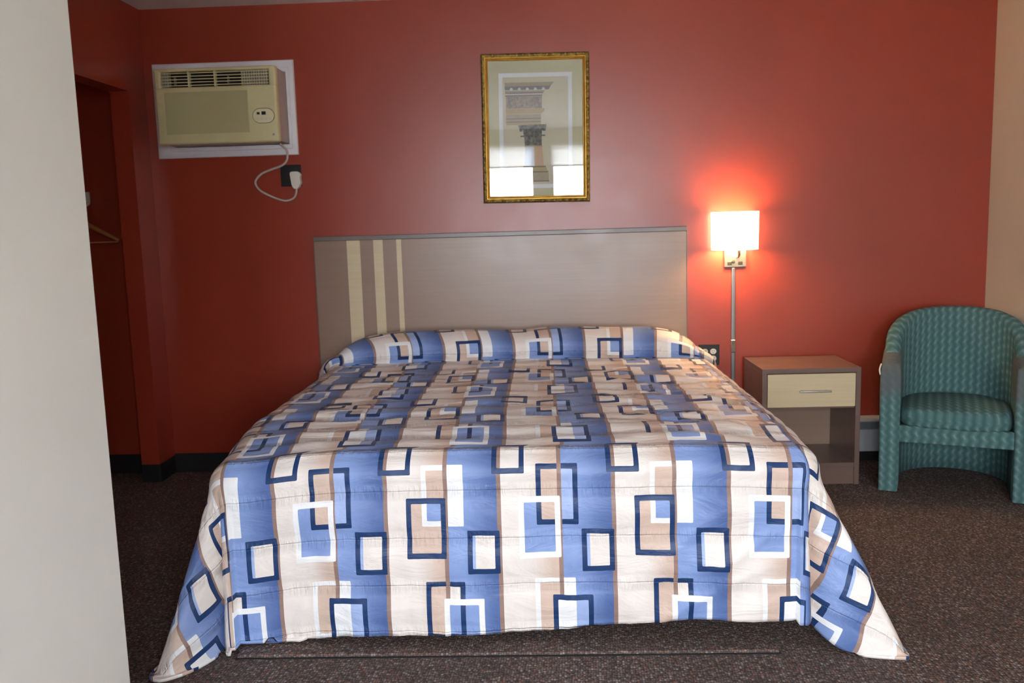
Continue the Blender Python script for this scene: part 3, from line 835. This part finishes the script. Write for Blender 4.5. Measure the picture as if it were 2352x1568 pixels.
# ------------------------------------------------------------------ armchair (local frame faces -y)
ch_o = Vector((2.162, -0.724, 0.0)); ang = math.radians(-23.3)
ch = thing('armchair', 'teal wave-patterned upholstered tub armchair in the right corner', 'armchair', tuple(ch_o), ang)
TH = 0.084; HW = 0.33
def uvset(bm, fn):
    lay = bm.loops.layers.uv.new('UVMap')
    for f in bm.faces:
        for l in f.loops:
            l[lay].uv = fn(l.vert.co, f.normal)
def shell(path, zt, zb, th, seg=5, crown=0.03):
    """upright wall following a plan path, rounded top; path entries (x,y,nx,ny,s)"""
    bm = bmesh.new(); lay = bm.loops.layers.uv.new('UVMap')
    rows = []; uvs = []
    for i, (x, y, nx, ny, s) in enumerate(path):
        top, bot, t = zt[i], zb[i], th[i]
        prof = [(t / 2, bot)]
        for k in range(1, 7):
            prof.append((t / 2, bot + (top - crown - bot) * k / 6))
        for k in range(1, seg):
            a = PI / 2 * k / seg
            prof.append((t / 2 * math.cos(a) ** 0.8, top - crown + crown * math.sin(a)))
        prof.append((0, top))
        prof = prof + [(-a, b) for a, b in prof[-2::-1]]
        rows.append([bm.verts.new((x + nx * o, y + ny * o, z)) for o, z in prof])
        L_ = [0]
        for (a, b), (c, d) in zip(prof, prof[1:]):
            L_.append(L_[-1] + math.hypot(a - c, b - d))
        off = prof[0][1]
        uvs.append([(s, off + q) for q in L_])
    m = len(rows[0])
    for i in range(len(rows) - 1):
        for k in range(m - 1):
            f = bm.faces.new((rows[i][k], rows[i][k + 1], rows[i + 1][k + 1], rows[i + 1][k]))
            for l, (a, b) in zip(f.loops, ((i, k), (i, k + 1), (i + 1, k + 1), (i + 1, k))):
                l[lay].uv = uvs[a][b]
        f = bm.faces.new((rows[i][0], rows[i + 1][0], rows[i + 1][-1], rows[i][-1]))
    for R_, rev, ui in ((rows[0], False, uvs[0]), (rows[-1], True, uvs[-1])):
        f = bm.faces.new(R_ if rev else R_[::-1])
        for l in f.loops:
            l[lay].uv = (l.vert.co.x + 3, l.vert.co.z)
    return bm
def smoothstep(a, b, x):
    t = min(1, max(0, (x - a) / (b - a))); return t * t * (3 - 2 * t)
R0 = HW - TH / 2
yc = 0.27
# back shell : semicircle + a little of the straight sides, tall
path = []; zt = []; zb = []; th = []
s = 0
NB = 44
sl = 0.08
tot = PI * R0 + 2 * sl
for i in range(NB + 1):
    d = tot * i / NB
    if d < sl:
        x, y, nx, ny = -R0, yc - sl + d, -1, 0
    elif d > tot - sl:
        x, y, nx, ny = R0, yc - (d - (tot - sl)), 1, 0
    else:
        a = (d - sl) / R0
        x, y, nx, ny = -R0 * math.cos(a), yc + R0 * math.sin(a), -math.cos(a), math.sin(a)
    e = min(d, tot - d)
    hgt = 0.66 + 0.208 * (1 - (1 - min(1, e / (tot / 2))) ** 2.6)
    lean = 0.0
    path.append((x, y, nx, ny, d)); zt.append(hgt); zb.append(0.012); th.append(TH * (0.85 + 0.15 * smoothstep(0, 0.25, e)))
bk = shell(path, zt, zb, th, 5, 0.04)
obj('backrest', bk, M['chair'], ch, True)
# arms
for sg in (-1, 1):
    path = []; zt = []; zb = []; th = []
    NA = 14
    for i in range(NA + 1):
        d = i / NA
        y = 0.055 + (yc + 0.03 - 0.055) * d
        path.append((sg * R0, y, sg * 1.0, 0, y + 1.0))
        zt.append(0.635 + 0.055 * d); zb.append(0.012); th.append(TH + 0.006 + 0.004 * math.sin(PI * d))
    if sg > 0:
        path = path; 
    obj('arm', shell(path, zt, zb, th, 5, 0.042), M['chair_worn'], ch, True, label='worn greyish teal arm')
    # front leg: upholstered post from arm front to the floor
    bm = bmesh.new()
    lay = bm.loops.layers.uv.new('UVMap')
    rows = []
    prof_z = [0.008, 0.10, 0.20, 0.30, 0.40, 0.48, 0.54, 0.58, 0.605, 0.622, 0.630]
    for z in prof_z:
        q = min(1, z / 0.55)
        w = 0.043 + 0.004 * q
        yf = 0.0 - 0.006 * math.sin(q * PI)
        if z > 0.54:
            k = (z - 0.54) / 0.092; yf += 0.055 * (1 - math.sqrt(max(0, 1 - k * k))); w *= 1 - 0.12 * k * k
        yb = 0.075
        c = 0.012
        rows.append([bm.verts.new((sg * R0 + a, b, z)) for a, b in ((-w, yb), (-w, yf + c), (-w + c * 0.35, yf + c * 0.3), (-w + c, yf), (w - c, yf), (w - c * 0.35, yf + c * 0.3), (w, yf + c), (w, yb))])
    for i in range(len(rows) - 1):
        for k in range(8):
            f = bm.faces.new((rows[i][k], rows[i][(k + 1) % 8], rows[i + 1][(k + 1) % 8], rows[i + 1][k]))
            for l in f.loops:
                l[lay].uv = (l.vert.co.x + l.vert.co.y * 0.7, l.vert.co.z)
    bm.faces.new(rows[0][::-1]); bm.faces.new(rows[-1])
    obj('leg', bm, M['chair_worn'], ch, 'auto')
# seat rail
bm = box(-R0 + 0.04, R0 - 0.04, 0.012, 0.05, 0.252, 0.335, 0.008, 3)
uvset(bm, lambda c, n: (c.x + c.y, c.z)); obj('seat_rail', bm, M['chair'], ch, 'auto')
bm = box(-R0 + 0.04, R0 - 0.04, 0.05, yc + 0.16, 0.27, 0.32)
uvset(bm, lambda c, n: (c.x, c.y)); obj('seat_deck', bm, M['chair'], ch)
# seat cushion: crowned, D-shaped plan
bm = bmesh.new(); lay = bm.loops.layers.uv.new('UVMap')
nr, na = 10, 48
Wc = R0 - TH / 2 + 0.002
def plan(a):
    c, s_ = math.cos(a), math.sin(a)
    p = 4.5 if s_ < 0 else 2.6
    k = (abs(c) ** p + abs(s_) ** p) ** (-1 / p)
    return c * k * Wc, 0.245 + s_ * k * (0.245 if s_ < 0 else 0.30)
cv = []
cz_ = 0.245
for lvl, rr in [(0.326, 0.90), (0.330, 0.97), (0.345, 0.996), (0.375, 1.0), (0.398, 0.985), (0.413, 0.955)] + [(0.413 + 0.030 * (1 - r * r) , r * 0.955) for r in (0.88, 0.75, 0.6, 0.42, 0.22)]:
    ringv = []
    for k in range(na):
        x, y = plan(2 * PI * k / na)
        ringv.append(bm.verts.new((x * rr, 0.26 + (y - 0.26) * rr, lvl + 0.004 * mnoise.noise((x * 6, y * 6, 1)))))
    cv.append(ringv)
for i in range(len(cv) - 1):
    for k in range(na):
        f = bm.faces.new((cv[i][k], cv[i][(k + 1) % na], cv[i + 1][(k + 1) % na], cv[i + 1][k]))
        for l in f.loops:
            co = l.vert.co
            l[lay].uv = (co.x, co.z if i < 3 else 0.40 + co.y)
f = bm.faces.new(cv[-1]); 
for l in f.loops:
    l[lay].uv = (l.vert.co.x, 0.40 + l.vert.co.y)
bm.faces.new(cv[0][::-1])
obj('seat_cushion', bm, M['chair'], ch, True)
# torn edge trim on the left arm
bm = bmesh.new()
add_tube(bm, spline([(-HW - 0.003, 0.045, 0.628), (-HW - 0.007, 0.032, 0.616), (-HW - 0.009, 0.024, 0.600), (-HW - 0.004, 0.020, 0.578)], 5), 0.0038, 8, True)
obj('edge_trim', bm, mat('ivory_trim', (0.92, 0.88, 0.80), 0.3), ch, True, label='ivory strip of loose edge trim on the arm')

# ------------------------------------------------------------------ bed : platform, box spring and mattress
BX0, BX1 = -0.895, 1.10
bed = thing('bed', 'king bed on a low carpeted platform under the patterned bedspread', 'bed', (0.095, -1.1, 0))
L = tuple(bed.location)
obj('platform', local(box(-0.77, 0.949, -2.215, -0.10, 0.0, 0.012, 0.004, 3), L), M['carpet'], bed, label='low carpeted platform')
obj('platform_seam', local(box(-0.775, 0.954, -2.2205, -2.214, 0.0, 0.0035), L), M['dark'], bed, label='dark seam along the platform edge')
obj('frame_base', local(box(BX0 + 0.25, BX1 - 0.25, -1.75, -0.10, 0.012, 0.15, 0.004), L), M['dark'], bed, label='dark recessed bed base')
obj('box_spring', local(box(BX0 + 0.19, BX1 - 0.16, -2.00, -0.12, 0.15, 0.35, 0.02, 3), L), mat('ticking', (0.75, 0.74, 0.72), 0.9), bed)
obj('mattress', local(box(BX0 + 0.18, BX1 - 0.15, -2.02, -0.12, 0.35, 0.575, 0.06, 4), L), mat('mattress_white', (0.85, 0.85, 0.84), 0.9), bed)

# ------------------------------------------------------------------ the bedspread
R = 0.085; ARC = R * PI / 2
ZT = 0.652
XE0, XE1, YE = BX0 + R, BX1 - R, -2.175 + R      # limits of the flat top
YH = -0.075                                       # head end
YCR = -0.385                                      # tuck crease in front of the pillow
SU = 0.001375
def u_of(X): return (X + 0.085) / SU
def vf(d):                                        # print coordinate on the foot drop (d = arc beyond the flat top)
    if d < 0.085:
        return -89 + (d + 0.012) / 0.097 * 89
    return (d - 0.085) / 0.00140
def v_top(y):                                     # print coordinate on the flat top
    return -89 - (y - (YE - 0.012 + 0.024)) / 0.00136 if y > YE + 0.012 else vf(YE - y)
# profile from foot to head : list of (y, z, v, pillow amount)
prof = []
NTOP = 118
y_start = YE
for i in range(NTOP + 1):
    y = YE + (YCR - YE) * i / NTOP
    prof.append((y, 0.0, None, 0.0))
vc = -1340.0
def vtop2(y):
    f = (y - (YE + 0.0)) / (YCR - YE)
    return vf(0) + (vc - vf(0)) * f
prof = [(y, z, vtop2(y), 0.0) for y, z, _, _ in prof]
# roll over the pillow
roll = spline([(YCR, 0.0, 0), (YCR - 0.010, 0.028, 0), (YCR - 0.012, 0.062, 0), (YCR + 0.002, 0.100, 0), (YCR + 0.040, 0.133, 0), (YCR + 0.10, 0.150, 0), (YCR + 0.17, 0.148, 0), (YCR + 0.235, 0.125, 0), (YCR + 0.285, 0.080, 0), (YH - 0.018, 0.0, 0)], 5)
va = -1475.0; last = roll[0]
for k, p in enumerate(roll[1:]):
    va -= (p - last).length / 0.00142; last = p
    prof.append((p.x, p.y, va, 1.0))
NV = len(prof)
NX = 128
def pillow_env(x):
    """height share of the pillow across the bed"""
    xc = 0.085; hw = 0.955
    q = abs(x - xc) / hw
    e = max(0.0, 1 - q ** 7) ** 0.55
    dip = 0.10 * math.exp(-((x - 0.10) / 0.14) ** 2)
    return e * (1 - dip) * (1.0 + 0.02 * math.sin(x * 9))
def fbm(x, y, z, o=3):
    return mnoise.fractal((x, y, z), 0.9, 2.0, o)
def wrinkle(x, y):
    """soft creases of the quilt on the top"""
    w = 0.007 * fbm(x * 2.6 + 4, y * 6, 0.3) + 0.003 * fbm(x * 7, y * 14, 1.3)
    # diagonal drag creases on the right half
    m = smoothstep(0.0, 0.7, x) * smoothstep(-0.45, -0.9, y)
    t = (y * 0.93 + x * 0.36)
    rid = 1 - abs(mnoise.noise((x * 1.7, t * 12, 2.0)))
    w += m * 0.016 * (rid ** 3 - 0.4)
    w += (1 - m) * 0.008 * ((1 - abs(mnoise.noise((x * 2.4, y * 11, 7.0)))) ** 3 - 0.35)
    return w
def quilt(v):
    """channel quilting: low at each stitch line"""
    q = (v + 50) / 112.0
    s_ = abs(math.sin(PI * q))
    return 0.013 * (s_ ** 0.75 - 0.6)
verts = []; uvs = []; index = {}
faces = []
def put(p, uv):
    verts.append(p); uvs.append(uv); return len(verts) - 1
def rnd_drop(r):
    """(out, down) along the rounded edge"""
    if r <= ARC:
        a = r / R
        return R * math.sin(a), R * (1 - math.cos(a))
    return R, R
top = [[None] * (NX + 1) for _ in range(NV)]
edgeL = []; edgeR = []
for j, (y, dz, v, pa) in enumerate(prof):
    bulge = 0.085 * math.sin(PI * min(1, max(0, (y - YCR + 0.02) / (YH - YCR + 0.02)))) if pa else 0.0
    xa, xb = XE0 - bulge * 1.0, XE1 + bulge * 0.35
    xa += 0.032 * smoothstep(YE + 0.55, YE, y)
    for i in range(NX + 1):
        f = i / NX
        x = xa + (xb - xa) * f
        xf = XE0 + (XE1 - XE0) * f
        cdip = 0.030 * math.exp(-((x - xa) ** 2 + (y - YE) ** 2) / 0.045) + 0.012 * math.exp(-((x - xb) ** 2 + (y - YE) ** 2) / 0.03)
        e = pillow_env(x) if pa else 1.0
        z = ZT + dz * e - cdip
        if not pa:
            edge = min(1, (YCR - y) / 0.06) if y > YCR - 0.06 else 1
            z += (wrinkle(x, y) + quilt(v)) * min(1, max(0, (y - YE) / 0.05)) * max(0, edge) * (0.35 + 0.65 * min(1, min(f, 1 - f) * 12))
            z += 0.012 * math.sin(PI * f) * min(1, (y - YE) / 0.3)
        else:
            z += 0.004 * fbm(x * 4, y * 12, 5) * e
            z += 0.012 * math.sin(PI * f)
        top[j][i] = put((x, y, z), (u_of(xf + (0.0 if not pa else 0)), v))
for j in range(NV - 1):
    for i in range(NX):
        faces.append((top[j][i], top[j][i + 1], top[j + 1][i + 1], top[j + 1][i]))
ZTf = lambda idx: verts[idx]

NR = 56
def front_rh(f):
    """hem length of the foot drop across the bed: longer at the left, lifted at the right"""
    return 0.655 + 0.005 * math.sin(f * 7 + 1) - 0.052 * smoothstep(0.52, 0.92, f) + 0.034 * smoothstep(0.20, 0.0, f)
def table(tab, t):
    """smooth interpolation through the stations (monotone cubic)"""
    n = len(tab)
    for i in range(n - 1):
        if t <= tab[i + 1][0] or i == n - 2:
            a, b = tab[i], tab[i + 1]
            h = b[0] - a[0]; f = (t - a[0]) / h
            out = []
            for c in range(1, 4):
                d = (b[c] - a[c]) / h
                dp = (a[c] - tab[i - 1][c]) / (a[0] - tab[i - 1][0]) if i > 0 else 0.0
                dn = (tab[i + 2][c] - b[c]) / (tab[i + 2][0] - b[0]) if i < n - 2 else 0.0
                m0 = 0.0 if dp * d <= 0 else 2 * dp * d / (dp + d)
                m1 = 0.0 if dn * d <= 0 else 2 * dn * d / (dn + d)
                out.append((2 * f ** 3 - 3 * f * f + 1) * a[c] + (f ** 3 - 2 * f * f + f) * h * m0 + (-2 * f ** 3 + 3 * f * f) * b[c] + (f ** 3 - f * f) * h * m1)
            return out
# direction of hang per unit of drop (side, front) and hem radius, against the sector angle
TABR = [(0, 0.00, 0.035, front_rh(1.0)), (9, 0.03, 0.035, 0.610), (16, 0.045, 0.00, 0.602), (22, 0.01, -0.10, 0.615), (28, 0.10, 0.06, 0.665), (36, 0.26, 0.165, 0.73), (46, 0.43, 0.20, 0.770), (54, 0.46, 0.14, 0.745), (62, 0.38, 0.02, 0.685), (78, 0.10, -0.12, 0.66), (90, 0.06, 0.0, 0.630)]
TABL = [(0, 0.00, 0.035, front_rh(0.0)), (10, 0.015, 0.05, 0.688), (17, 0.03, 0.02, 0.680), (22, 0.015, -0.07, 0.675), (28, 0.03, 0.08, 0.69), (36, 0.11, 0.27, 0.74), (44, 0.21, 0.355, 0.775), (52, 0.265, 0.33, 0.770), (62, 0.23, 0.12, 0.73), (75, 0.10, -0.05, 0.67), (90, 0.06, 0.0, 0.630)]
def hang(px, py, pz, ox, oy, D, r, rnd_az):
    """point at arc length r from an edge point; rnd_az = outward unit; D = (dx,dy) per unit drop"""
    o, w = rnd_drop(r)
    x, y, z = px + rnd_az[0] * o, py + rnd_az[1] * o, pz - w
    if r > ARC * 0.55:
        t = max(0.0, r - ARC)
        # blend the flare in softly below the rounded edge
        nrm = math.sqrt(1 + D[0] ** 2 + D[1] ** 2)
        b = smoothstep(0, 0.10, t)
        z -= t / nrm
        x += D[0] * t / nrm * (0.6 + 0.4 * b); y += D[1] * t / nrm * (0.6 + 0.4 * b)
    return x, y, z
def settle(p):
    x, y, z = p
    lo = 0.030 if (-0.80 < x < 0.98 and y > -2.25) else 0.012
    z = max(z, lo)
    return (x, y, z)
strips = []
# front drop
cols = []
for i in range(NX + 1):
    bx, by, bz = verts[top[0][i]]
    f = i / NX
    col_ = [top[0][i]]
    tL = smoothstep(0.25, 0.0, f); tR = smoothstep(0.80, 1.0, f)
    dL = TABL[0][1:]; dR = TABR[0][1:]
    for k in range(1, NR + 1):
        rh = front_rh(f)
        ed = min(1, f * 10) * min(1, (1 - f) * 10)
        r = rh * k / NR
        D = (-0.015 * math.sin(f * PI * 2), 0.035 + 0.03 * ed * math.sin(f * 11 + 0.5) * (k / NR))
        x, y, z = hang(bx, by, bz, 0, 0, D, r, (0, -1))
        v = vf(r)
        q = quilt(v) * smoothstep(0.02, 0.10, r)
        # creases running down and sideways, deeper to the lower right
        m = smoothstep(0.45, 0.95, f)
        ww = 0.012 * fbm(x * 3.4, z * 2.0, 11) * smoothstep(0.05, 0.3, r)
        tt = (z * 0.75 - x * 0.66)
        ww += m * 0.017 * ((1 - abs(mnoise.noise((tt * 9, (z + x) * 1.6, 3.3)))) ** 3 - 0.35) * smoothstep(0.12, 0.35, r)
        ww += 0.008 * fbm(x * 13, z * 2.5, 21) * smoothstep(0.30, 0.64, r) + 0.003 * fbm(x * 22, v * 0.02, 3)
        y -= (q + ww) * (0.25 + 0.75 * ed)
        col_.append(put(settle((x, y, z)), (u_of(bx), v)))
    cols.append(col_)
for i in range(NX):
    for k in range(NR):
        faces.append((cols[i][k], cols[i + 1][k], cols[i + 1][k + 1], cols[i][k + 1])[::-1])
front_first, front_last = cols[0], cols[-1]
# sides
def side(sg, ii):
    cs = []
    for j in range(NV):
        bx, by, bz = verts[top[j][ii]]
        y, dz, v, pa = prof[j]
        c_ = [top[j][ii]]
        rh = 0.630 + max(0, bz - ZT) * 0.9
        sfoot = smoothstep(0.5, 0.0, by - YE)
        for k in range(1, NR + 1):
            r = rh * k / NR
            wv = 0.05 + 0.045 * math.sin(by * 8.5 + sg) * smoothstep(0.1, 0.5, r) * (1 - sfoot)
            D = (sg * (wv * (1 - sfoot) + 0.06 * sfoot), 0.0)
            x, yy, z = hang(bx, by, bz, 0, 0, D, r, (sg, 0))
            x += sg * (0.006 * fbm(by * 3, z * 3, 4 + sg) * smoothstep(0.05, 0.3, r) * (1 - sfoot))
            c_.append(put(settle((x, yy, z)), (u_of((XE1 if sg > 0 else XE0) + sg * r) + (87 if sg > 0 else 0), v)))
        cs.append(c_)
    for j in range(NV - 1):
        for k in range(NR):
            q = (cs[j][k], cs[j + 1][k], cs[j + 1][k + 1], cs[j][k + 1])
            faces.append(q if sg < 0 else q[::-1])
    return cs
sideR = side(1, NX); sideL = side(-1, 0)
# corners
def corner(sg, tab, ii, first, last, NA=64):
    bx, by, bz = verts[top[0][ii]]
    cs = [first]
    for a in range(1, NA):
        th_ = 90.0 * a / NA
        s_, fr_, rh = table(tab, th_)
        az = (sg * math.sin(math.radians(th_)), -math.cos(math.radians(th_)))
        c_ = [top[0][ii]]
        w0 = 1 - smoothstep(0, 8, th_)
        for k in range(1, NR + 1):
            r = rh * k / NR
            x, y, z = hang(bx, by, bz, 0, 0, (sg * s_, -fr_), r, az)
            t = math.radians(th_)
            v = vf(r * math.cos(t))
            q = (0.25 * math.cos(t) ** 2 + 0.4 * math.sin(2 * t) ** 2) * quilt(v) * smoothstep(0.02, 0.10, r)
            ww = 0.007 * fbm(th_ * 0.06, r * 3.5, 31 + sg) * smoothstep(0.08, 0.3, r) * math.sin(2 * t)
            x += az[0] * (q + ww) ; y += az[1] * (q + ww)
            c_.append(put(settle((x, y, z)), (u_of(bx + sg * r * math.sin(t)) + (87 * smoothstep(14, 25, th_) if sg > 0 else 0), v)))
        cs.append(c_)
    cs.append(last)
    for a in range(NA):
        for k in range(NR):
            q = (cs[a][k], cs[a + 1][k], cs[a + 1][k + 1], cs[a][k + 1])
            if k == 0:
                q = (cs[a][0], cs[a + 1][1], cs[a][1])
            faces.append(q if sg < 0 else q[::-1])
corner(1, TABR, NX, front_last, sideR[0])
corner(-1, TABL, 0, front_first, sideL[0])
me = bpy.data.meshes.new('bedspread')
me.from_pydata(verts, [], faces)
uvl = me.uv_layers.new(name='UVMap')
for lp_ in me.loops:
    u_, v_ = uvs[lp_.vertex_index]
    uvl.data[lp_.index].uv = (u_ / 1000.0, v_ / 1000.0)
for p in me.polygons:
    p.use_smooth = True
me.materials.append(M['spread'])
bm = bmesh.new(); bm.from_mesh(me); bmesh.ops.recalc_face_normals(bm, faces=bm.faces[:])
# make sure outside is outside
upf = sum(1 for f in bm.faces if f.calc_center_median().z > 0.6 and f.normal.z > 0.5); dnf = sum(1 for f in bm.faces if f.calc_center_median().z > 0.6 and f.normal.z < -0.5)
if dnf > upf:
    bmesh.ops.reverse_faces(bm, faces=bm.faces[:])
bm.to_mesh(me); bm.free()
sp_o = bpy.data.objects.new('bedspread', me); COL.objects.link(sp_o)
tag(sp_o, 'quilted bedspread with blue and tan stripes and overlapping squares on the bed', 'bedspread')
sm = sp_o.modifiers.new('thickness', 'SOLIDIFY'); sm.thickness = 0.010; sm.offset = -1.0

# ------------------------------------------------------------------ light
w = bpy.data.worlds.new('overcast_sky'); sc.world = w; w.use_nodes = True
bg = w.node_tree.nodes['Background']
bg.inputs[0].default_value = (0.92, 0.97, 1.05, 1); bg.inputs[1].default_value = 18.0
# overcast sky : brighter overhead than at the horizon
WN = NT(w.node_tree)
wd = WN.n('ShaderNodeTexCoord').outputs['Generated']
ws = WN.n('ShaderNodeSeparateXYZ'); WN.put(ws.inputs[0], wd)
el = WN.m('MAXIMUM', ws.outputs[2], 0.0)
WN.put(bg.inputs[1], WN.m('ADD', 13.5, WN.m('MULTIPLY', el, 27.0)))
pl = bpy.data.lights.new('lamp_bulb_light', 'POINT'); pl.energy = 7; pl.color = (1.0, 0.70, 0.40); pl.shadow_soft_size = 0.03
po = bpy.data.objects.new('lamp_bulb_light', pl); COL.objects.link(po); po.location = (1.250, -0.090, 1.235)

sc.view_settings.view_transform = 'Standard'
try:
    sc.view_settings.look = 'None'
except Exception:
    pass
sc.view_settings.exposure = 0.64; sc.view_settings.gamma = 1.0; sc.view_settings.use_curve_mapping = False
sc.cycles.use_denoising = True
sc.cycles.max_bounces = 10; sc.cycles.diffuse_bounces = 6; sc.cycles.transparent_max_bounces = 12
sc.cycles.sample_clamp_indirect = 12.0
